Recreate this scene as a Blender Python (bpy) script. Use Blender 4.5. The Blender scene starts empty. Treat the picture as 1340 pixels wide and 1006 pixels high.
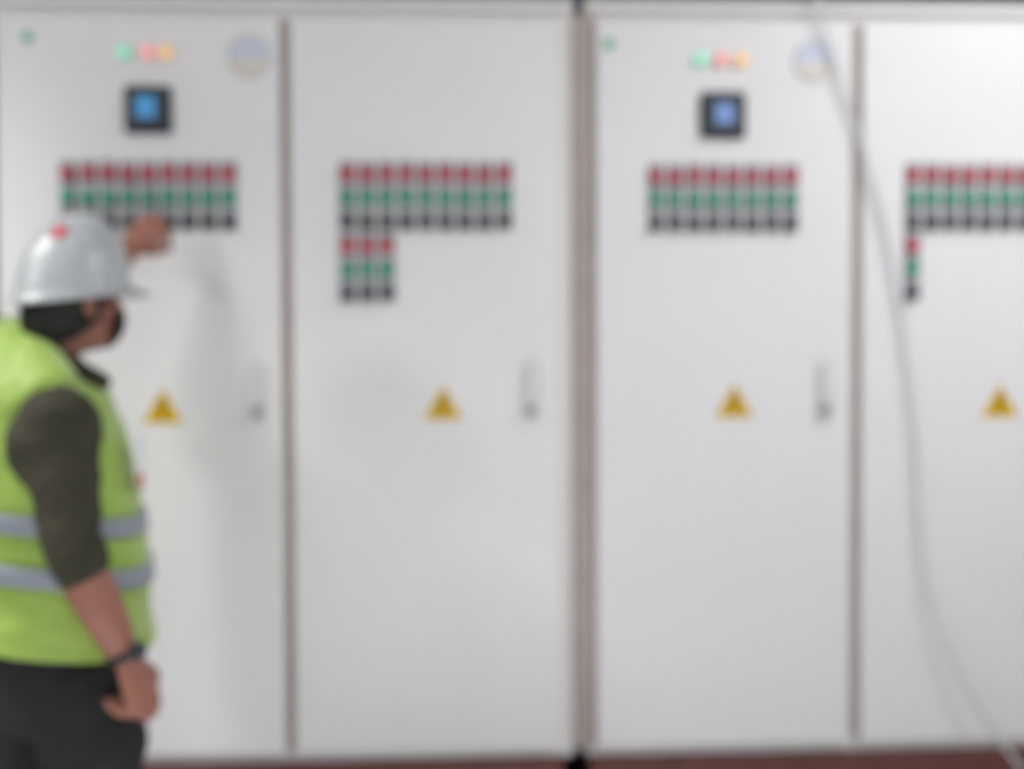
import bpy, bmesh, math, random
from mathutils import Vector, Matrix, noise
from mathutils.bvhtree import BVHTree

random.seed(7)
SC = bpy.context.scene
COL = SC.collection
PI = math.pi

# ------------------------------------------------------------------ camera
F_PX, DIST, CAM_H = 1340.0, 2.677, 1.46
yaw, pit, rol = math.radians(2.4), math.radians(1.4), math.radians(-0.2)
FW = Vector((math.sin(yaw) * math.cos(pit), math.cos(yaw) * math.cos(pit), -math.sin(pit)))
RT0 = Vector((math.cos(yaw), -math.sin(yaw), 0))
UP0 = RT0.cross(FW)
RT = RT0 * math.cos(rol) + UP0 * math.sin(rol)
UP = UP0 * math.cos(rol) - RT0 * math.sin(rol)
CAM = Vector((0, -DIST, CAM_H))


def at(u, v, Y):
    """the point of the place seen at pixel (u, v) on the plane y = Y"""
    d = FW + RT * ((u - 670) / F_PX) - UP * ((v - 503) / F_PX)
    return CAM + d * ((Y - CAM.y) / d.y)


cd = bpy.data.cameras.new('camera')
cam = bpy.data.objects.new('camera', cd)
COL.objects.link(cam)
m = Matrix((RT, UP, -FW)).transposed().to_4x4()
m.translation = CAM
cam.matrix_world = m
cd.sensor_width = 36.0
cd.lens = 36.0 * F_PX / 1340.0
cd.clip_start = 0.02
cd.dof.use_dof = True
cd.dof.focus_distance = 0.95
APERTURE = 0.0245                       # metres across
cd.dof.aperture_fstop = cd.lens / 1000.0 / APERTURE
SC.camera = cam

# ------------------------------------------------------------------ materials
def new_mat(name):
    mt = bpy.data.materials.new(name)
    mt.use_nodes = True
    nt = mt.node_tree
    return mt, nt, nt.nodes['Principled BSDF']


def mat(name, col, rough=0.5, metal=0.0, var=0.0, scale=20.0, bump=0.0, bscale=200.0, emit=None, estr=0.0, spec=0.5):
    mt, nt, b = new_mat(name)
    b.inputs['Base Color'].default_value = (*col, 1)
    b.inputs['Roughness'].default_value = rough
    b.inputs['Metallic'].default_value = metal
    b.inputs['Specular IOR Level'].default_value = spec
    if emit:
        b.inputs['Emission Color'].default_value = (*emit, 1)
        b.inputs['Emission Strength'].default_value = estr
    tc = nt.nodes.new('ShaderNodeTexCoord')
    if var > 0:
        n = nt.nodes.new('ShaderNodeTexNoise')
        n.inputs['Scale'].default_value = scale
        n.inputs['Detail'].default_value = 4
        nt.links.new(tc.outputs['Object'], n.inputs['Vector'])
        r = nt.nodes.new('ShaderNodeValToRGB')
        r.color_ramp.elements[0].position = 0.3
        r.color_ramp.elements[1].position = 0.7
        r.color_ramp.elements[0].color = (*[c * (1 - var) for c in col], 1)
        r.color_ramp.elements[1].color = (*[min(1, c * (1 + var)) for c in col], 1)
        nt.links.new(n.outputs['Fac'], r.inputs['Fac'])
        nt.links.new(r.outputs['Color'], b.inputs['Base Color'])
    if bump > 0:
        n2 = nt.nodes.new('ShaderNodeTexNoise')
        n2.inputs['Scale'].default_value = bscale
        n2.inputs['Detail'].default_value = 3
        nt.links.new(tc.outputs['Object'], n2.inputs['Vector'])
        bp = nt.nodes.new('ShaderNodeBump')
        bp.inputs['Strength'].default_value = bump
        bp.inputs['Distance'].default_value = 0.002
        nt.links.new(n2.outputs['Fac'], bp.inputs['Height'])
        nt.links.new(bp.outputs['Normal'], b.inputs['Normal'])
    return mt


M = {}
M['panel'] = mat('grey_white_powder_coat', (0.84, 0.832, 0.842), 0.42, var=0.01, scale=3, bump=0.05, bscale=900)
M['frame'] = mat('grey_white_frame_paint', (0.80, 0.785, 0.77), 0.45, var=0.01, scale=5)
M['seal'] = mat('taupe_rubber_seal', (0.43, 0.365, 0.335), 0.7, var=0.06, scale=12)
M['plinth'] = mat('red_oxide_paint', (0.15, 0.055, 0.048), 0.6, var=0.2, scale=14)
M['legend'] = mat('grey_legend_plate', (0.25, 0.25, 0.265), 0.5)
M['insert'] = mat('silver_legend_insert', (0.30, 0.30, 0.33), 0.4)
M['red'] = mat('red_button_plastic', (0.54, 0.06, 0.09), 0.35)
M['green'] = mat('green_button_plastic', (0.03, 0.36, 0.205), 0.35)
M['black'] = mat('black_switch_plastic', (0.078, 0.081, 0.095), 0.4)
M['chrome'] = mat('chrome_bezel', (0.45, 0.45, 0.46), 0.5, metal=0.6)
M['lamp_green'] = mat('lit_green_lens', (0.25, 0.75, 0.5), 0.3, emit=(0.36, 0.80, 0.58), estr=0.48)
M['lamp_red'] = mat('lit_red_lens', (0.8, 0.3, 0.3), 0.3, emit=(1.0, 0.40, 0.40), estr=0.50)
M['lamp_amber'] = mat('lit_amber_lens', (0.8, 0.5, 0.2), 0.3, emit=(1.0, 0.62, 0.28), estr=0.50)
M['meter'] = mat('dark_meter_case', (0.040, 0.050, 0.065), 0.4)
M['screen_blue'] = mat('lit_blue_screen', (0.05, 0.15, 0.3), 0.2, emit=(0.10, 0.40, 0.78), estr=0.42)
M['screen_pale'] = mat('lit_pale_screen', (0.1, 0.15, 0.3), 0.2, emit=(0.26, 0.42, 0.80), estr=0.45)
M['yellow'] = mat('warning_yellow_vinyl', (0.71, 0.43, 0.005), 0.45)
M['sign_black'] = mat('warning_black_print', (0.02, 0.02, 0.02), 0.5)
M['handle'] = mat('pale_grey_handle', (0.77, 0.77, 0.77), 0.4)
M['lock'] = mat('dull_lock_metal', (0.48, 0.48, 0.48), 0.4, metal=0.2)
M['dot'] = mat('green_sticker', (0.05, 0.42, 0.22), 0.5)
M['pale_blue'] = mat('pale_blue_print', (0.64, 0.68, 0.80), 0.35)
M['cream'] = mat('cream_print', (0.74, 0.69, 0.63), 0.45)
M['rim'] = mat('pale_grey_rim', (0.55, 0.54, 0.54), 0.4)
M['cable'] = mat('pale_grey_cable_sheath', (0.70, 0.72, 0.76), 0.45)
M['wall'] = mat('slate_blue_wall_paint', (0.055, 0.075, 0.095), 0.8, var=0.1, scale=4)
M['floor'] = mat('grey_floor_paint', (0.33, 0.33, 0.33), 0.45, var=0.08, scale=3)
M['ceiling'] = mat('white_ceiling', (0.75, 0.75, 0.74), 0.9)
M['skin'] = mat('skin', (0.345, 0.142, 0.102), 0.5, var=0.08, scale=25)
M['hair'] = mat('black_hair', (0.010, 0.010, 0.009), 0.6, bump=0.6, bscale=300)
M['vest'] = mat('hi_vis_yellow_green_fabric', (0.33, 0.50, 0.085), 0.55, var=0.05, scale=8, bump=0.15, bscale=500)
_b = M['vest'].node_tree.nodes['Principled BSDF']
_b.inputs['Sheen Weight'].default_value = 0.6
_b.inputs['Sheen Roughness'].default_value = 0.4
_b.inputs['Sheen Tint'].default_value = (0.95, 1.0, 0.85, 1)
M['band'] = mat('grey_reflective_tape', (0.28, 0.31, 0.36), 0.4)
M['shirt'] = mat('dark_olive_shirt_fabric', (0.040, 0.037, 0.021), 0.85, var=0.15, scale=15, bump=0.2, bscale=400)
M['trouser'] = mat('charcoal_trouser_fabric', (0.014, 0.014, 0.016), 0.85, var=0.15, scale=10, bump=0.2, bscale=400)
M['helmet'] = mat('white_helmet_shell', (0.50, 0.525, 0.54), 0.33)
M['mask'] = mat('black_face_mask_fabric', (0.022, 0.018, 0.022), 0.85)
M['strap'] = mat('dark_brown_strap', (0.035, 0.028, 0.024), 0.6)
M['emblem'] = mat('red_emblem_print', (0.70, 0.13, 0.17), 0.4)
M['card'] = mat('white_card', (0.75, 0.76, 0.82), 0.4)
M['card_red'] = mat('red_card_print', (0.70, 0.08, 0.06), 0.4)
M['shoe'] = mat('black_shoe_leather', (0.02, 0.02, 0.02), 0.5)
M['iris'] = mat('dark_eye', (0.02, 0.015, 0.01), 0.15)

# ------------------------------------------------------------------ helpers
WLOC = {}


def place(o, loc, parent):
    """put o at world point loc; a child keeps its world place under its parent (translations only)"""
    loc = Vector(loc)
    WLOC[o.name] = loc
    if parent is not None:
        o.parent = parent
        o.location = loc - WLOC[parent.name]
    else:
        o.location = loc
    return o


def empty(name, loc, label=None, cat=None, group=None):
    o = bpy.data.objects.new(name, None)
    COL.objects.link(o)
    o.empty_display_size = 0.1
    place(o, loc, None)
    tag(o, label, cat, group)
    return o


def tag(o, label=None, cat=None, group=None, kind=None):
    if label:
        o['label'] = label
    if cat:
        o['category'] = cat
    if group:
        o['group'] = group
    if kind:
        o['kind'] = kind
    return o


def finish(bm, name, mats, smooth=False):
    me = bpy.data.meshes.new(name)
    bmesh.ops.recalc_face_normals(bm, faces=bm.faces)
    if smooth:
        for f in bm.faces:
            f.smooth = True
    bm.to_mesh(me)
    bm.free()
    for k in mats:
        me.materials.append(M[k])
    return me


def obj(name, me, loc=(0, 0, 0), parent=None, label=None):
    o = bpy.data.objects.new(name, me)
    COL.objects.link(o)
    place(o, loc, parent)
    if label:
        o['label'] = label
    return o


def box(bm, x0, x1, y0, y1, z0, z1, mi=0, bev=0.0, seg=2):
    r = bmesh.ops.create_cube(bm, size=1.0)
    vs = r['verts']
    for v in vs:
        v.co = Vector((x0 + (v.co.x + .5) * (x1 - x0), y0 + (v.co.y + .5) * (y1 - y0), z0 + (v.co.z + .5) * (z1 - z0)))
    fs = {f for v in vs for f in v.link_faces}
    for f in fs:
        f.material_index = mi
    if bev > 0:
        es = {e for f in fs for e in f.edges}
        r2 = bmesh.ops.bevel(bm, geom=list(es), offset=bev, segments=seg, affect='EDGES', profile=0.5)
        for f in r2['faces']:
            f.material_index = mi
    return bm


def disc_y(bm, cx, cz, r, y0, y1, mi=0, seg=28, r1=None, dome=0.0):
    """a short round piece whose axis is the y axis, y0 the back and y1 the front"""
    r1 = r if r1 is None else r1
    rings = [(y0, r), (y1 + (y0 - y1) * 0.15, r), (y1, r1 * 0.94)]
    if dome:
        rings += [(y1 - dome * 0.6, r1 * 0.7), (y1 - dome * 0.92, r1 * 0.35)]
    vr = []
    for y, rr in rings:
        vr.append([bm.verts.new((cx + rr * math.cos(2 * PI * k / seg), y, cz + rr * math.sin(2 * PI * k / seg))) for k in range(seg)])
    fs = [bm.faces.new(vr[0]), bm.faces.new(vr[-1])]
    for a, b in zip(vr, vr[1:]):
        for k in range(seg):
            fs.append(bm.faces.new((a[k], a[(k + 1) % seg], b[(k + 1) % seg], b[k])))
    for f in fs:
        f.material_index = mi
    return bm


def prism_y(bm, pts, y0, y1, mi=0):
    """an outline in x, z given a thickness along y"""
    a = [bm.verts.new((x, y0, z)) for x, z in pts]
    b = [bm.verts.new((x, y1, z)) for x, z in pts]
    fs = [bm.faces.new(a), bm.faces.new(b)]
    n = len(pts)
    for k in range(n):
        fs.append(bm.faces.new((a[k], a[(k + 1) % n], b[(k + 1) % n], b[k])))
    for f in fs:
        f.material_index = mi
    return bm


def loft(bm, rings, cap=True):
    vr = [[bm.verts.new(p) for p in r] for r in rings]
    n = len(vr[0])
    for a, b in zip(vr, vr[1:]):
        for k in range(n):
            bm.faces.new((a[k], a[(k + 1) % n], b[(k + 1) % n], b[k]))
    if cap:
        bm.faces.new(vr[0])
        bm.faces.new(vr[-1])
    return bm


def spline(pts, n):
    """Catmull-Rom through pts (lists of numbers of any length)"""
    P = [list(p) for p in pts]
    P = [[2 * a - b for a, b in zip(P[0], P[1])]] + P + [[2 * a - b for a, b in zip(P[-1], P[-2])]]
    out = []
    for i in range(1, len(P) - 2):
        for k in range(n):
            t = k / n
            p0, p1, p2, p3 = P[i - 1], P[i], P[i + 1], P[i + 2]
            out.append([0.5 * (2 * b + (c - a) * t + (2 * a - 5 * b + 4 * c - d) * t * t + (3 * b - a - 3 * c + d) * t ** 3)
                        for a, b, c, d in zip(p0, p1, p2, p3)])
    out.append(P[-2])
    return out


def tube(bm, pts, radii, seg=16, flat=1.0, side=None, n=4, round_ends=True):
    """a tapering limb: radii along pts; flat < 1 squeezes it across 'side'"""
    if not isinstance(radii, (list, tuple)):
        radii = [radii] * len(pts)
    sp = spline([[*p, r] for p, r in zip(pts, radii)], n) if len(pts) > 2 else [[*p, r] for p, r in zip(pts, radii)]
    C = [Vector(s[:3]) for s in sp]
    R = [max(0.0005, s[3]) for s in sp]
    rings = []
    ref = Vector(side) if side is not None else None
    t0 = (C[1] - C[0]).normalized()
    if ref is None:
        ref = t0.orthogonal()
    for i, c in enumerate(C):
        t = (C[min(i + 1, len(C) - 1)] - C[max(i - 1, 0)]).normalized()
        a = (ref - t * ref.dot(t)).normalized()
        if side is None:
            ref = a
        b = t.cross(a)
        rings.append((c, t, a, b, R[i]))
    full = []
    if round_ends:
        c, t, a, b, r = rings[0]
        for q in (80, 55, 30):
            s, k = math.sin(math.radians(q)), math.cos(math.radians(q))
            full.append((c - t * r * s, t, a, b, r * k))
    full += rings
    if round_ends:
        c, t, a, b, r = rings[-1]
        for q in (30, 55, 80):
            s, k = math.sin(math.radians(q)), math.cos(math.radians(q))
            full.append((c + t * r * s, t, a, b, r * k))
    loft(bm, [[c + a * (r * math.cos(2 * PI * k / seg)) + b * (r * flat * math.sin(2 * PI * k / seg)) for k in range(seg)]
              for c, t, a, b, r in full])
    return bm


def ball(bm, c, ax, basis=None, u=24, v=16):
    """an ellipsoid: half axes ax along the three basis vectors"""
    basis = basis or (Vector((1, 0, 0)), Vector((0, 1, 0)), Vector((0, 0, 1)))
    r = bmesh.ops.create_uvsphere(bm, u_segments=u, v_segments=v, radius=1.0)
    for q in r['verts']:
        p = q.co.copy()
        q.co = Vector(c) + basis[0] * (p.x * ax[0]) + basis[1] * (p.y * ax[1]) + basis[2] * (p.z * ax[2])
    return bm


def fuse(bm, name, mats, voxel, smooth=6, fac=0.5, wrinkle=0.0, wscale=9.0):
    """make the pieces in bm one continuous skin"""
    bmesh.ops.recalc_face_normals(bm, faces=bm.faces)
    me = bpy.data.meshes.new('raw')
    bm.to_mesh(me)
    bm.free()
    o = bpy.data.objects.new('raw', me)
    COL.objects.link(o)
    r = o.modifiers.new('r', 'REMESH')
    r.mode = 'VOXEL'
    r.voxel_size = voxel
    s = o.modifiers.new('s', 'SMOOTH')
    s.iterations = smooth
    s.factor = fac
    dg = bpy.context.evaluated_depsgraph_get()
    out = bpy.data.meshes.new_from_object(o.evaluated_get(dg), depsgraph=dg)
    bpy.data.objects.remove(o)
    bpy.data.meshes.remove(me)
    out.name = name
    out.materials.clear()
    for k in mats:
        out.materials.append(M[k])
    if wrinkle:
        nr = [v.normal.copy() for v in out.vertices]
        for v, nn in zip(out.vertices, nr):
            p = v.co * wscale
            h = noise.noise(Vector((p.x * 1.0, p.y, p.z * 2.2))) + 0.5 * noise.noise(Vector((p.x * 2.3, p.y * 2.3, p.z * 5)))
            v.co += nn * (h * wrinkle)
    for p in out.polygons:
        p.use_smooth = True
    return out


def tri_round(pts, r, n=4):
    """round the corners of a polygon"""
    out = []
    k = len(pts)
    for i in range(k):
        p, a, b = Vector(pts[i]), Vector(pts[i - 1]), Vector(pts[(i + 1) % k])
        s, e = p + (a - p).normalized() * r, p + (b - p).normalized() * r
        for j in range(n + 1):
            t = j / n
            q = s * (1 - t) ** 2 + p * 2 * t * (1 - t) + e * t * t
            out.append((q.x, q.y))
    return out


# ------------------------------------------------------------------ setting
def struct(name, bm, mk):
    o = obj(name, finish(bm, name, [mk]))
    o['kind'] = 'structure'
    return o


bm = bmesh.new(); box(bm, -4.5, 4.5, -5.5, 0.95, -0.1, 0.0)
struct('floor', bm, 'floor')
bm = bmesh.new(); box(bm, -4.5, 4.5, 0.85, 0.95, 0.0, 3.15)
struct('wall_back', bm, 'wall')
bm = bmesh.new(); box(bm, -4.5, 4.5, -5.5, 0.95, 3.15, 3.25)
struct('ceiling', bm, 'ceiling')

# ------------------------------------------------------------------ cabinets
Z0, Z1 = 0.402, 2.396          # underside and top of the cabinets
DZ0, DZ1 = 0.432, 2.341        # doors
FY = 0.022                     # front of the carcass behind the doors

# shared small meshes, each built round its own centre, the back on y = 0
def button_cap(mk):
    b = bmesh.new()
    disc_y(b, 0, 0, 0.0180, -0.004, -0.010, 1)
    disc_y(b, 0, 0, 0.0155, -0.010, -0.019, 1, dome=0.003)
    return finish(b, mk + '_push_button', [mk, mk])


def switch_cap():
    b = bmesh.new()
    disc_y(b, 0, 0, 0.0175, -0.004, -0.012, 0)
    disc_y(b, 0, 0, 0.0140, -0.012, -0.018, 0)
    box(b, -0.0045, 0.0045, -0.031, -0.017, -0.0145, 0.0145, 0, 0.002)
    return finish(b, 'selector_switch', ['black'])


def plate_mesh():
    b = bmesh.new()
    box(b, -0.0205, 0.0205, -0.004, 0.0, -0.0205, 0.0335, 0, 0.0012)
    box(b, -0.0165, 0.0165, -0.0046, -0.0035, 0.0195, 0.0305, 1)
    return finish(b, 'legend_plate', ['legend', 'insert'])


def lamp_mesh(mk):
    b = bmesh.new()
    disc_y(b, 0, 0, 0.0185, 0.0, -0.006, 0)
    disc_y(b, 0, 0, 0.0160, -0.006, -0.016, 1, dome=0.006)
    return finish(b, 'pilot_lamp', ['chrome', mk])


CAPS = {'red': button_cap('red'), 'green': button_cap('green'), 'black': switch_cap()}
PLATE = plate_mesh()
LAMPS = {'green': lamp_mesh('lamp_green'), 'red': lamp_mesh('lamp_red'), 'amber': lamp_mesh('lamp_amber')}

b = bmesh.new(); box(b, -0.060, 0.060, -0.018, 0, -0.060, 0.060, 0, 0.010, 4)
box(b, -0.047, 0.047, -0.0205, -0.017, -0.047, 0.047, 0, 0.004)
METER = finish(b, 'power_meter', ['meter'])
b = bmesh.new(); box(b, -0.025, 0.025, -0.0225, -0.0200, -0.028, 0.028, 0, 0.001)
SCREENS = [finish(b, 'screen', ['screen_blue'])]
b = bmesh.new(); box(b, -0.024, 0.024, -0.0225, -0.0200, -0.027, 0.027, 0, 0.001)
SCREENS.append(finish(b, 'screen', ['screen_pale']))

b = bmesh.new()
tri = [(-0.051, -0.042), (0.051, -0.042), (0.0, 0.047)]
prism_y(b, tri_round(tri, 0.006), -0.0012, 0.0, 0)
SIGN = finish(b, 'warning_sign', ['yellow'])
b = bmesh.new()
bolt = [(0.002, 0.026), (-0.0085, -0.003), (-0.001, -0.003), (-0.004, -0.022), (-0.008, -0.021), (0.001, -0.032), (0.0055, -0.018),
        (0.0015, -0.020), (0.0085, 0.004), (0.001, 0.004), (0.0075, 0.026)]
prism_y(b, bolt, -0.0018, -0.0010, 0)
o3 = tri_round(tri, 0.006)
BOLT = finish(b, 'lightning_bolt', ['sign_black'])

b = bmesh.new()
box(b, -0.018, 0.018, -0.007, 0, -0.080, 0.078, 0, 0.005, 3)
box(b, -0.011, 0.011, -0.022, -0.006, -0.035, 0.070, 0, 0.006, 3)
HANDLE = finish(b, 'door_handle', ['handle'])
b = bmesh.new()
disc_y(b, 0, 0, 0.0150, -0.005, -0.020, 0)
box(b, -0.0025, 0.0025, -0.0215, -0.019, -0.009, 0.009, 1)
LOCK = finish(b, 'lock', ['lock', 'sign_black'])

b = bmesh.new(); disc_y(b, 0, 0, 0.014, 0.0, -0.0012, 0)
DOT = finish(b, 'green_sticker', ['dot'])


def round_label(r):
    """a round plate: pale blue above, cream below, thin grey rim"""
    bb = bmesh.new()
    disc_y(bb, 0, 0, r, 0.0, -0.003, 0, 40)
    for lo, hi, mi in ((-0.12, 1.0, 1), (-1.0, -0.12, 2)):
        rr = r * 0.90
        a0, a1 = math.asin(max(-1, lo)), math.asin(min(1, hi))
        pts = [(rr * math.cos(a0 + (a1 - a0) * k / 16), rr * math.sin(a0 + (a1 - a0) * k / 16)) for k in range(17)]
        pts += [(-x, z) for x, z in reversed(pts)]
        cl = []
        for p in pts:
            if not cl or (Vector(p) - Vector(cl[-1])).length > 1e-5:
                cl.append(p)
        if (Vector(cl[0]) - Vector(cl[-1])).length < 1e-5:
            cl.pop()
        prism_y(bb, cl, -0.0042, -0.0025, mi)
    return finish(bb, 'round_label', ['rim', 'pale_blue', 'cream'])


ROUND = round_label(0.056)


def door_mesh(x0, x1):
    bb = bmesh.new()
    w = x1 - x0
    box(bb, -w / 2, w / 2, 0.0, FY - 0.002, DZ0, DZ1, 0, 0.0035, 3)
    return finish(bb, 'door', ['panel'])


def cabinet(name, x0, x1, doors, label, seals):
    root = empty(name, ((x0 + x1) / 2, 0.25, 0.0), label, 'electrical cabinet', 'row of grey-white electrical cabinets')
    cx = (x0 + x1) / 2
    hw = (x1 - x0) / 2
    bb = bmesh.new()
    box(bb, -hw, hw, FY, 0.52, Z0, Z1, 0, 0.003)                       # carcass
    box(bb, -hw, hw, 0.002, FY + 0.004, Z1 - 0.026, Z1, 0, 0.003)      # front lip along the top
    o = obj('carcass', finish(bb, 'carcass', ['frame']), (cx, 0, 0), root)
    bb = bmesh.new()                                                   # channel-section base
    box(bb, -hw + 0.012, hw - 0.03, 0.006, 0.030, 0.0, Z0 - 0.002, 0)
    box(bb, -hw + 0.012, hw - 0.03, 0.012, 0.50, Z0 - 0.014, Z0 - 0.001, 0)
    box(bb, -hw + 0.012, hw - 0.03, -0.010, 0.030, 0.0, 0.012, 0)
    box(bb, -hw + 0.012, -hw + 0.03, 0.012, 0.50, 0.0, Z0 - 0.002, 0)
    box(bb, hw - 0.048, hw - 0.03, 0.012, 0.50, 0.0, Z0 - 0.002, 0)
    box(bb, -hw + 0.012, hw - 0.03, 0.482, 0.50, 0.0, Z0 - 0.002, 0)
    obj('base_frame', finish(bb, 'base_frame', ['plinth']), (cx, 0, 0), root, 'dark red base frame')
    for (sx0, sx1, sz0, sz1, sy) in seals:
        bb = bmesh.new()
        box(bb, sx0 - cx, sx1 - cx, sy, FY + 0.01, sz0, sz1, 0, 0.002)
        obj('rubber_seal', finish(bb, 'rubber_seal', ['seal']), (cx, 0, 0), root, 'taupe rubber seal')
    for (a, c) in doors:
        obj('door', door_mesh(a, c), ((a + c) / 2, 0, 0), root)
    return root


def button_block(root, xa, xb, n, z, pitch=0.061):
    for k in range(n):
        x = xa + (xb - xa) * k / max(1, n - 1)
        for j, kind in enumerate(('red', 'green', 'black')):
            nm = {'red': 'red_push_button', 'green': 'green_push_button', 'black': 'selector_switch'}[kind]
            zz = z - pitch * j + random.uniform(-.0012, .0012)
            lab = {'red': 'red push button', 'green': 'green push button', 'black': 'black selector switch'}[kind]
            o = obj(nm, CAPS[kind], (x + random.uniform(-.001, .001), 0, zz), root, lab)
            if kind == 'black':
                o.rotation_euler.y = random.choice((0, 0, 0, 0.7, -0.7))
            p = obj('legend_plate', PLATE, (x, 0, zz), o)
            if kind == 'black':
                p.rotation_euler.y = -o.rotation_euler.y
                loc = WLOC[p.name] - WLOC[o.name]
                p.location = Matrix.Rotation(-o.rotation_euler.y, 3, 'Y') @ loc


def add(root, name, me, x, z, label=None, y=0.0):
    return obj(name, me, (x, y, z), root, label)


def handle(root, x, z):
    h = add(root, 'door_handle', HANDLE, x, z)
    obj('lock', LOCK, (x, 0, z - 0.054), h, 'dark lock cylinder')


def sign(root, x, z):
    s = add(root, 'warning_sign', SIGN, x, z, 'yellow triangular electrical hazard sign')
    obj('lightning_bolt', BOLT, (x, 0, z), s)


def meter(root, x, z, sx, sz, k):
    mt = add(root, 'power_meter', METER, x, z, 'dark square digital meter')
    obj('screen', SCREENS[k], (sx, 0, sz), mt, 'lit blue screen')


# left cabinet
A = cabinet('electrical_cabinet', -1.213, 0.275, [(-1.183, -0.485), (-0.456, 0.240)],
            'grey-white double-door electrical cabinet behind the man in the hard hat',
            [(-0.483, -0.458, DZ0 - 0.002, DZ1 + 0.004, 0.016)])
button_block(A, -1.022, -0.616, 9, 1.938)
button_block(A, -0.313, 0.094, 9, 1.939)
button_block(A, -0.313, -0.2115, 3, 1.754)
for kk, xx in (('green', -0.876), ('red', -0.815), ('amber', -0.770)):
    add(A, 'pilot_lamp', LAMPS[kk], xx, 2.246, 'lit ' + kk + ' pilot lamp')
meter(A, -0.816, 2.101, -0.819, 2.105, 0)
sign(A, -0.790, 1.341)
sign(A, -0.068, 1.346)
handle(A, -0.548, 1.380)
handle(A, 0.162, 1.380)
add(A, 'green_sticker', DOT, -1.119, 2.285, 'small round green sticker')
add(A, 'round_label', ROUND, -0.560, 2.240, 'round label, pale blue above cream')

# right cabinet
B = cabinet('electrical_cabinet', 0.306, 1.785, [(0.336, 1.013), (1.042, 1.735)],
            'grey-white double-door electrical cabinet with the loose cable hanging across it',
            [(1.015, 1.040, DZ0 + 0.012, DZ1 + 0.004, 0.016), (0.277, 0.333, DZ0 - 0.006, DZ1 + 0.020, 0.014)])
button_block(B, 0.491, 0.848, 8, 1.936)
button_block(B, 1.175, 1.580, 9, 1.941)
button_block(B, 1.174, 1.174, 1, 1.757, 0.0615)
for kk, xx in (('green', 0.608), ('red', 0.663), ('amber', 0.715)):
    add(B, 'pilot_lamp', LAMPS[kk], xx, 2.2405, 'lit ' + kk + ' pilot lamp')
meter(B, 0.666, 2.096, 0.668, 2.098, 1)
sign(B, 0.700, 1.347)
sign(B, 1.416, 1.344)
handle(B, 0.940, 1.378)
handle(B, 1.660, 1.378)
add(B, 'green_sticker', DOT, 0.368, 2.280, 'small round green sticker')
add(B, 'round_label', ROUND, 0.910, 2.240, 'round label, pale blue above cream')

# ------------------------------------------------------------------ the loose cable
cp = [(1062, -330, -.20), (1066, -120, -.07), (1072, 0, -.030), (1080, 45, -.020), (1104, 120, -.016), (1135, 215, -.015), (1158, 300, -.015), (1176, 400, -.015),
      (1190, 500, -.016), (1198, 580, -.017), (1203, 690, -.019), (1213, 770, -.023), (1234, 835, -.030), (1268, 905, -.040), (1312, 972, -.055), (1362, 1040, -.08)]
pts = [at(*p) for p in cp]
pts[0].z = 3.15
e = at(1362, 1040, -.08)
pts += [Vector((e.x + 0.12, e.y - 0.06, 0.12)), Vector((e.x + 0.24, e.y - 0.14, 0.0075)), Vector((e.x + 0.6, e.y - 0.22, 0.0075))]
b = bmesh.new()
tube(b, pts, 0.0050, seg=10, n=8)
o = obj('hanging_cable', finish(b, 'hanging_cable', ['cable'], True))
tag(o, 'thin pale grey cable hanging loose in front of the right cabinet', 'cable')

# ------------------------------------------------------------------ the man
YC = -0.52
AY = math.radians(17)
FD = Vector((math.cos(AY), math.sin(AY), 0))           # the way his chest faces
RD = Vector((math.sin(AY), -math.cos(AY), 0))          # to his right
ZU = Vector((0, 0, 1))
g = at(75, 900, YC)
man = empty('person', (g.x, g.y, 0), 'man in white hard hat and yellow-green vest reaching for a switch', 'person')
ML = WLOC['person']


def part(name, me, parent=None, label=None):
    return obj(name, me, (0, 0, 0), parent or man, label)


def ring(c, hd, hw, n=40, e=2.3, tilt=0.0):
    out = []
    for k in range(n):
        t = 2 * PI * k / n
        cx, sx = math.cos(t), math.sin(t)
        a = math.copysign(abs(cx) ** (2 / e), cx) * hd
        w = math.copysign(abs(sx) ** (2 / e), sx) * hw
        out.append(c + FD * a + RD * w + ZU * (tilt * a))
    return out


def torso(bm, secs, grow=0.0, Y=YC, tilt=0.0, n=4):
    sp = spline(secs, n)
    loft(bm, [ring(at(u, v, Y), hd + grow, hw + grow, tilt=-.17 * max(0, min(1, (v - 715) / 117))) for v, u, hd, hw in sp])


TORSO = [(828, 81, .186, .232), (790, 79, .182, .226), (715, 74, .179, .220), (650, 66, .176, .218), (595, 57, .172, .214), (550, 49, .160, .208),
         (505, 42, .142, .190), (472, 30, .098, .150), (446, 20, .070, .105), (428, 16, .036, .060)]

SH_R = at(76, 546, -.70)
EL_R = at(95, 705, -.745)
WR_R = at(166, 860, -.725)
SH_L = at(20, 455, -.36)
EL_L = at(92, 425, -.25)
WR_L = at(168, 326, -.165)

# head frame
AH = math.radians(52)
UPT = math.radians(10)
hf0 = Vector((math.cos(AH), math.sin(AH), 0))
HR = Vector((math.sin(AH), -math.cos(AH), 0))
HF = hf0 * math.cos(UPT) + ZU * math.sin(UPT)
HU = ZU * math.cos(UPT) - hf0 * math.sin(UPT)
HC = at(91, 391, YC)                                    # middle of the skull
HB = (HF, HR, HU)


def hp(f, r, u):
    return HC + HF * f + HR * r + HU * u


body = bmesh.new()
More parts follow.
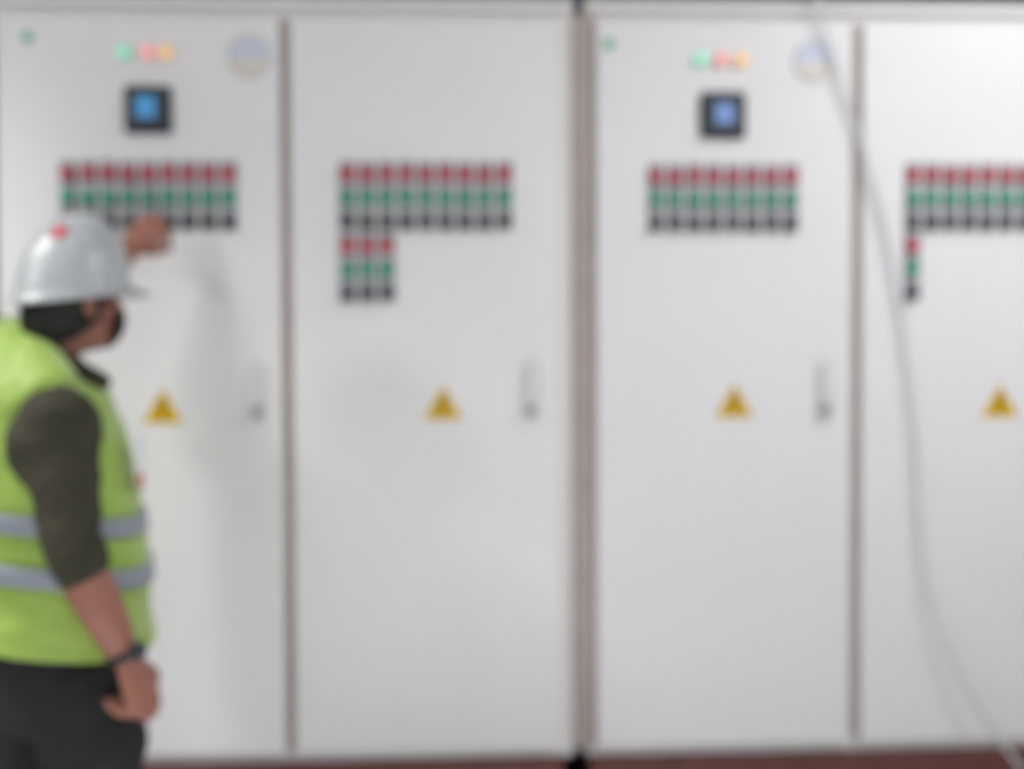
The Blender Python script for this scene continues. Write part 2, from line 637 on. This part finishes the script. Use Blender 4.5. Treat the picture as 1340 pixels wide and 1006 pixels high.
# head: skull, jaw, cheeks, brow, nose, lips, chin, ears
ball(body, hp(-.002, 0, .014), (.090, .075, .098), HB)
ball(body, hp(.022, 0, -.045), (.066, .060, .070), HB)
ball(body, hp(.038, 0, -.082), (.042, .040, .030), HB)
ball(body, hp(.062, 0, -.095), (.022, .020, .016), HB)
ball(body, hp(.078, 0, .022), (.016, .052, .012), HB)
for s in (-1, 1):
    ball(body, hp(.062, s * .040, -.025), (.024, .022, .022), HB)
    ball(body, hp(-.004, s * .076, -.012), (.017, .007, .031), HB)
    ball(body, hp(-.008, s * .080, -.006), (.014, .006, .022), HB)
tube(body, [hp(.080, 0, .010), hp(.096, 0, -.014), hp(.104, 0, -.028)], [.009, .011, .013])
ball(body, hp(.094, 0, -.036), (.010, .018, .009), HB)
ball(body, hp(.080, 0, -.058), (.010, .024, .006), HB)
ball(body, hp(.078, 0, -.068), (.010, .022, .006), HB)
# neck, trunk
NB = at(48, 470, YC)
tube(body, [NB - ZU * .05, NB + ZU * .02, hp(-.035, 0, -.075), hp(-.02, 0, -.02)], [.066, .060, .055, .05])
torso(body, TORSO[1:-2], -0.035)
# arms
tube(body, [NB - ZU * .05, SH_R.lerp(NB, .3) - ZU * .02, SH_R - ZU * .02], [.06, .055, .055])
tube(body, [SH_R, SH_R.lerp(EL_R, .5), EL_R, at(110, 752, -.745), at(137, 805, -.74), at(158, 848, -.728), WR_R],
     [.058, .050, .042, .045, .040, .030, .026])
tube(body, [NB, SH_L], [.06, .06])
tube(body, [SH_L, SH_L.lerp(EL_L, .5), EL_L, EL_L.lerp(WR_L, .35), EL_L.lerp(WR_L, .8), WR_L],
     [.056, .048, .042, .042, .031, .028])


def hand(bm, wrist, along, thumbside, curl, spread=0.0195, thumb=None, scale=1.0):
    """palm, four fingers of their own lengths bent at three joints, and a thumb leaving the side of the palm"""
    al = along.normalized()
    ts = (thumbside - al * thumbside.dot(al)).normalized()
    pn = curl_dir(al, ts)
    k = scale
    tube(bm, [wrist - al * .01, wrist + al * .03 * k, wrist + al * .065 * k, wrist + al * .092 * k], [.027 * k, .036 * k, .042 * k, .040 * k], flat=0.40, side=ts, seg=18)
    ball(bm, wrist + al * .042 * k + ts * .026 * k + pn * .010 * k, (.030 * k, .018 * k, .018 * k), (al, ts, pn))
    lens = ((.043, .026, .021), (.047, .030, .022), (.044, .028, .022), (.034, .021, .019))
    for i, L in enumerate(lens):
        off = (1.5 - i) * spread * k
        p = wrist + al * (.088 + (.0, .006, .003, -.006)[i]) * k + ts * off
        pts = [p - al * .012 * k, p]
        ang = 0.0
        for seg, bend in zip(L, curl[i]):
            ang += math.radians(bend)
            d = al * math.cos(ang) + pn * math.sin(ang) + ts * (0.05 * (1.5 - i))
            p = p + d.normalized() * seg * k
            pts.append(p)
        r0 = (.0090, .0092, .0088, .0078)[i] * k
        tube(bm, pts, [r0 * 1.05, r0 * 1.05, r0, r0 * .92, r0 * .80], seg=12, n=3)
        nails.append((pts[-1], (pts[-1] - pts[-2]).normalized(), ts, r0))
    th = thumb or ((0.030, .60, .35), (.032, .85, .30), (.026, .95, .45))
    p = wrist + al * .030 * k + ts * .028 * k + pn * .008 * k
    pts = [p]
    for L, a, c in th:
        d = (ts * math.cos(a) + al * math.sin(a) + pn * c).normalized()
        p = p + d * L * k
        pts.append(p)
    tube(bm, pts, [.0135 * k, .0120 * k, .0105 * k, .0085 * k], seg=12, n=3)


PN = [None]
nails = []


def curl_dir(al, ts):
    v = al.cross(ts).normalized()
    return v if v.dot(PN[0]) > 0 else -v


# right hand hanging, palm to the back, fingers half closed
PN[0] = -FD * .75 - RD * .66
al_r = at(188, 912, -.715) - WR_R
hand(body, WR_R, al_r, (-RD * .75 + FD * .66), ((58, 52, 30), (62, 55, 32), (64, 58, 32), (66, 60, 34)), scale=1.0)
# left hand on the switch
PN[0] = Vector((0.55, 0.35, -0.75))
al_l = at(227, 274, -.078) - WR_L
hand(body, WR_L, al_l, Vector((.75, .0, -.65)), ((48, 46, 22), (52, 46, 24), (58, 50, 26), (62, 54, 28)), scale=0.95,
     thumb=((.034, 1.0, .45), (.030, 1.35, .55), (.024, 1.5, .60)))
# legs and feet under the trousers
HIP_R, HIP_L = at(112, 925, -.60), at(52, 925, -.44)
KN_R, KN_L = at(124, 1130, -.585), at(20, 1130, -.42)
KN_R.z = KN_L.z = 0.47
AN_R, AN_L = Vector((KN_R.x - .03, KN_R.y + .02, .085)), Vector((KN_L.x - .07, KN_L.y + .02, .085))
for H_, K_, A_ in ((HIP_R, KN_R, AN_R), (HIP_L, KN_L, AN_L)):
    tube(body, [H_ + ZU * .05, H_.lerp(K_, .5), K_, K_.lerp(A_, .35), A_], [.080, .068, .052, .050, .036])
    tube(body, [A_ - ZU * .02, A_ + FD * .08 - ZU * .045, A_ + FD * .17 - ZU * .055], [.036, .034, .024])
body_me = fuse(body, 'body', ['skin'], 0.0036, 5)
bodyo = part('body', body_me)
# eyes
for s in (-1, 1):
    b = bmesh.new()
    ball(b, hp(.076, s * .031, .002), (.012, .013, .012), HB, 14, 10)
    part('eye', finish(b, 'eye', ['iris'], True))

# hair: a cap of hair round the back and sides of the skull down to the nape
b = bmesh.new()
ball(b, hp(-.007, 0, .010), (.096, .081, .100), HB)
ball(b, hp(-.040, 0, -.040), (.066, .070, .062), HB)
hair = fuse(b, 'hair', ['hair'], 0.005, 3)
bmh = bmesh.new(); bmh.from_mesh(hair)
kill = [v for v in bmh.verts if ((v.co - HC).dot(HF) > 0.040 + 0.45 * ((v.co - HC).dot(HU))) or ((v.co - HC).dot(HU) < -.098) or ((v.co - HC).dot(HU) > .022)]
bmesh.ops.delete(bmh, geom=kill, context='VERTS')
bmesh.ops.solidify(bmh, geom=bmh.faces[:], thickness=0.004)
for f in bmh.faces:
    f.smooth = True
bmh.to_mesh(hair); bmh.free()
part('hair', hair, None, 'short black hair')

# black mask over nose and chin, with ear loops
b = bmesh.new()
ball(b, hp(.034, 0, -.052), (.074, .066, .064), HB)
ball(b, hp(.092, 0, -.040), (.022, .022, .026), HB)
mk = fuse(b, 'face_mask', ['mask'], 0.004, 6)
bmh = bmesh.new(); bmh.from_mesh(mk)
kill = [v for v in bmh.verts if (v.co - HC).dot(HF) < 0.058 or (v.co - HC).dot(HU) > -.026]
bmesh.ops.delete(bmh, geom=kill, context='VERTS')
bmesh.ops.solidify(bmh, geom=bmh.faces[:], thickness=-0.003)
for s in (-1, 1):
    for du in (-.02, -.075):
        tube(bmh, [hp(.052, s * .063, du), hp(.025, s * .076, du * .6 - .01), hp(-.012, s * .084, -.012)], 0.0018, seg=6)
for f in bmh.faces:
    f.smooth = True
bmh.to_mesh(mk); bmh.free()
part('face_mask', mk, None, 'black face mask')

# hard hat
HT = math.radians(8)
TF = hf0 * math.cos(HT) + ZU * math.sin(HT)
TU = ZU * math.cos(HT) - hf0 * math.sin(HT)
TC = at(95, 382, YC)


def tp(f, r, u):
    return TC + TF * f + HR * r + TU * u


b = bmesh.new()
n = 48
rings = []
for j in range(0, 15):
    q = j / 14 * (PI / 2) * 0.985
    c, s = math.cos(q) ** 0.95, math.sin(q)
    rr = []
    for k in range(n):
        t = 2 * PI * k / n
        ridge = 1.0 + 0.035 * math.exp(-(math.sin(t) / 0.20) ** 2) * s
        rr.append(tp(math.cos(t) * .118 * c * ridge + .036 * s, math.sin(t) * .098 * c, .158 * s * (1 + .012 * math.exp(-(math.sin(t) * c / .2) ** 2))))
    rings.append(rr)
# rolled brim below the dome
low = []
for wid, du in ((1.085, -.006), (1.10, -.012), (1.07, -.014), (0.985, -.008)):
    rr = []
    for k in range(n):
        t = 2 * PI * k / n
        rr.append(tp(math.cos(t) * .118 * wid, math.sin(t) * .098 * wid, du))
    low.append(rr)
inner = []
for j in range(0, 12):
    q = j / 11 * (PI / 2) * 0.98
    c, s = math.cos(q) ** 0.95, math.sin(q)
    inner.append([tp(math.cos(2 * PI * k / n) * .114 * c + .036 * s, math.sin(2 * PI * k / n) * .094 * c, .153 * s) for k in range(n)])
loft(b, list(reversed(inner)) + list(reversed(low)) + rings, True)
helm_me = finish(b, 'hard_hat', ['helmet'], True)
helm = part('hard_hat', helm_me, None, 'white hard hat')
b = bmesh.new()                                           # peak at the front
NP = 24
secs = []
for i in range(NP + 1):
    t = -1.15 + 2.3 * i / NP
    w = math.cos(t / 1.15 * PI / 2) ** 0.6 if abs(t) < 1.15 else 0.0
    reach = 1.0 + 0.38 * max(w, 0.0)
    p0 = tp(math.cos(t) * .112, math.sin(t) * .093, .004)
    p1 = tp(math.cos(t) * .118 * (reach + .08), math.sin(t) * .098 * (1.08 + (reach - 1) * .4), -.012 - .012 * w)
    secs.append([p0 + TU * .003, p1 + TU * .003, p1 - TU * .003, p0 - TU * .003])
loft(b, secs, True)
part('peak', finish(b, 'peak', ['helmet'], True), helm)
# round red emblem on the shell
bv = BVHTree.FromPolygons([v.co.copy() for v in helm_me.vertices], [tuple(p.vertices) for p in helm_me.polygons])
tgt = at(77, 303, YC)
hit = bv.ray_cast(CAM, (tgt - CAM).normalized())
if hit[0] is not None:
    hc, hn = hit[0], hit[1]
    if hn.dot(CAM - hc) < 0:
        hn = -hn
    hx = hn.orthogonal().normalized()
    hy = hn.cross(hx)
    b = bmesh.new()
    rr = []
    for rad in (0.019, 0.012, 0.005):
        rg = []
        for k in range(24):
            t = 2 * PI * k / 24
            p = hc + hx * (rad * math.cos(t)) + hy * (rad * math.sin(t))
            nr = bv.find_nearest(p)
            q = nr[0]
            no = nr[1] if nr[1].dot(hn) > 0 else -nr[1]
            rg.append(q + no * .0012)
        rr.append(rg)
    loft(b, rr, True)
    part('emblem', finish(b, 'emblem', ['emblem'], True), helm, 'round red emblem')

# shirt: trunk, collar, right sleeve to below the elbow, left sleeve to the elbow
b = bmesh.new()
torso(b, TORSO[1:], -0.016)
tube(b, [at(60, 525, -.62), SH_R - ZU * .012], [.058, .072])
tube(b, [SH_R - ZU * .014, at(71, 584, -.70), at(82, 618, -.715), at(90, 655, -.73), at(91, 695, -.74), at(106, 740, -.745)],
     [.078, .086, .070, .060, .056, .053], n=5)
tube(b, [NB - ZU * .03, SH_L], [.06, .072])
tube(b, [SH_L, SH_L.lerp(EL_L, .5), EL_L, EL_L.lerp(WR_L, .12)], [.074, .062, .056, .053])
# the stand-up collar
cc = at(86, 468, YC + .0)
ax = (at(150, 508, YC - .03) - at(30, 424, YC))
ca, cn = ax.normalized() * .098, RD * .078
cu = RD.cross(ax).normalized()
if cu.z < 0:
    cu = -cu
for h_ in (0, .014):
    pts = [cc + ca * math.cos(2 * PI * k / 20) + cn * math.sin(2 * PI * k / 20) + cu * (h_ - .008) for k in range(21)]
    tube(b, pts, .012, seg=10, n=2, round_ends=False)
part('shirt', fuse(b, 'shirt', ['shirt'], 0.006, 4, wrinkle=0.0075, wscale=11), None, 'dark olive shirt')

# vest
b = bmesh.new()
torso(b, TORSO, 0.0, tilt=0.0)
tube(b, [at(28, 470, -.47), at(20, 452, -.38)], [.070, .064])
tube(b, [at(40, 476, -.56), at(58, 520, -.655)], [.070, .073])
ball(b, at(66, 560, -.60), (.105, .085, .10), (FD, RD, ZU))
vest_me = fuse(b, 'safety_vest', ['vest'], 0.006, 8, wrinkle=0.0065, wscale=7)
vest = part('safety_vest', vest_me, None, 'hi-vis yellow-green vest')


def sec_at(v):
    S = sorted(TORSO)
    for p, q in zip(S, S[1:]):
        if p[0] <= v <= q[0]:
            t = (v - p[0]) / (q[0] - p[0])
            return [a + (c - a) * t for a, c in zip(p, q)]


for v0, v1, sl in ((657, 680, .13), (719, 742, .15)):
    b = bmesh.new()
    out, inn = [], []
    for i in range(5):
        v = v0 + (v1 - v0) * i / 4
        _, u, hd, hw = sec_at(v)
        c = at(u, v, YC)
        out.append(ring(c, hd + .0105, hw + .0105, 56, tilt=-sl))
        inn.append(ring(c, hd + .002, hw + .002, 56, tilt=-sl))
    loft(b, [inn[0]] + out + [inn[-1]] + list(reversed(inn)), False)
    part('reflective_band', finish(b, 'reflective_band', ['band'], True), vest, 'grey reflective band')

# card clipped to the chest of the vest
b = bmesh.new()
c = at(183, 604, -.56)
cx = RD
for lo, hi, mi in ((-.020, .054, 0), (-.050, -.020, 1)):
    for s in (0,):
        vs = [c + RD * x + FD * y + ZU * z for x in (-.028, .028) for y in (-.002, .006) for z in (lo, hi)]
        q = [b.verts.new(p) for p in vs]
        for idx in ((0, 1, 3, 2), (4, 5, 7, 6), (0, 1, 5, 4), (2, 3, 7, 6), (0, 2, 6, 4), (1, 3, 7, 5)):
            f = b.faces.new([q[i] for i in idx])
            f.material_index = mi
part('badge_card', finish(b, 'badge_card', ['card', 'card_red']), None, 'white card with red lower end')

# trousers
b = bmesh.new()
HIPS = [(930, 88, .150, .190), (890, 82, .158, .195), (850, 78, .155, .190), (815, 76, .145, .185)]
torso(b, HIPS)
for H_, K_, A_, dx in ((HIP_R, KN_R, AN_R, .010), (HIP_L, KN_L, AN_L, 0.0)):
    tube(b, [H_ + ZU * .04, H_.lerp(K_, .28) + Vector((dx, 0, 0)), H_.lerp(K_, .6), K_, K_.lerp(A_, .5), A_ + ZU * .0],
         [.112, .104, .092, .076, .068, .062], n=4)
part('trousers', fuse(b, 'trousers', ['trouser'], 0.007, 6, wrinkle=0.005, wscale=9), None, 'charcoal trousers')

# watch on the right wrist
b = bmesh.new()
wd = (WR_R - at(150, 828, -.73)).normalized()
wc = at(163, 856, -.726)
s1 = wd.orthogonal().normalized()
s2 = wd.cross(s1)
rg = []
for off, rad in ((-.010, .0305), (-.009, .0335), (.009, .0320), (.010, .029)):
    rg.append([wc + wd * off + s1 * (rad * math.cos(2 * PI * k / 28)) + s2 * (rad * math.sin(2 * PI * k / 28)) for k in range(28)])
loft(b, rg, True)
wat = part('wristwatch', finish(b, 'wristwatch', ['strap'], True), None, 'dark wristwatch')
b = bmesh.new()
fn = (FD * .75 + RD * .6).normalized()
fn = (fn - wd * fn.dot(wd)).normalized()
fx = wd.cross(fn)
r0 = [wc + fn * .028 + wd * (.017 * math.cos(2 * PI * k / 24)) + fx * (.017 * math.sin(2 * PI * k / 24)) for k in range(24)]
r1 = [p + fn * .013 for p in r0]
loft(b, [r0, r1], True)
part('watch_case', finish(b, 'watch_case', ['meter']), wat)

# shoes
for A_ in (AN_R, AN_L):
    b = bmesh.new()
    sp = [(-.075, .030, .040), (-.03, .040, .060), (.04, .044, .055), (.11, .050, .036), (.17, .046, .028), (.205, .026, .018)]
    rs = []
    for f_, w_, h_ in sp:
        c0 = Vector((A_.x, A_.y, 0)) + FD * f_
        rs.append([c0 + RD * (w_ * math.cos(2 * PI * k / 20)) + ZU * max(0.001, h_ + h_ * 1.0 * math.sin(2 * PI * k / 20)) for k in range(20)])
    loft(b, rs, True)
    tube(b, [Vector((A_.x, A_.y, .06)), Vector((A_.x, A_.y, .115))], [.045, .043], round_ends=False)
    part('shoe', finish(b, 'shoe', ['shoe'], True), None, 'black shoe')

# ------------------------------------------------------------------ light
def area(name, loc, aim, sx, sy, power, col=(1, 1, 1), spread=180):
    ld = bpy.data.lights.new(name, 'AREA')
    ld.shape = 'RECTANGLE'
    ld.size, ld.size_y = sx, sy
    ld.energy = power
    ld.color = col
    ld.spread = math.radians(spread)
    o = bpy.data.objects.new(name, ld)
    COL.objects.link(o)
    o.location = loc
    o.rotation_euler = (Vector(aim) - Vector(loc)).to_track_quat('-Z', 'Y').to_euler()
    return o


area('ceiling_lamp_left', (-2.3, -1.0, 3.08), (-2.3, -1.0, 0), 1.2, 0.35, 44, (1.0, 0.99, 0.985), 112)
area('ceiling_lamp_middle', (-0.2, -2.3, 3.08), (-0.2, -2.3, 0), 1.2, 0.35, 86, (1.0, 0.985, 0.985), 64)
area('ceiling_lamp_right', (1.95, -1.25, 3.08), (1.95, -1.25, 0), 1.2, 0.35, 39, (0.99, 0.99, 1.0))
area('corner_lamp_left', (-3.0, -2.3, 2.9), (-1.0, 0.0, 1.4), 0.35, 0.35, 20, (1.0, 0.99, 0.985))
area('window_daylight_rear', (1.2, -5.2, 1.9), (0.6, 0, 1.5), 3.0, 1.6, 41, (0.96, 0.97, 1.0))

w = bpy.data.worlds.new('room_daylight')
SC.world = w
w.use_nodes = True
bg = w.node_tree.nodes['Background']
bg.inputs['Color'].default_value = (0.90, 0.94, 1.0, 1)
bg.inputs['Strength'].default_value = 0.02

vs = SC.view_settings
vs.view_transform = 'Standard'
vs.look = 'None'
vs.gamma = 1.0
vs.use_curve_mapping = False
vs.exposure = 0.06
SC.cycles.use_denoising = True
SC.cycles.max_bounces = 8
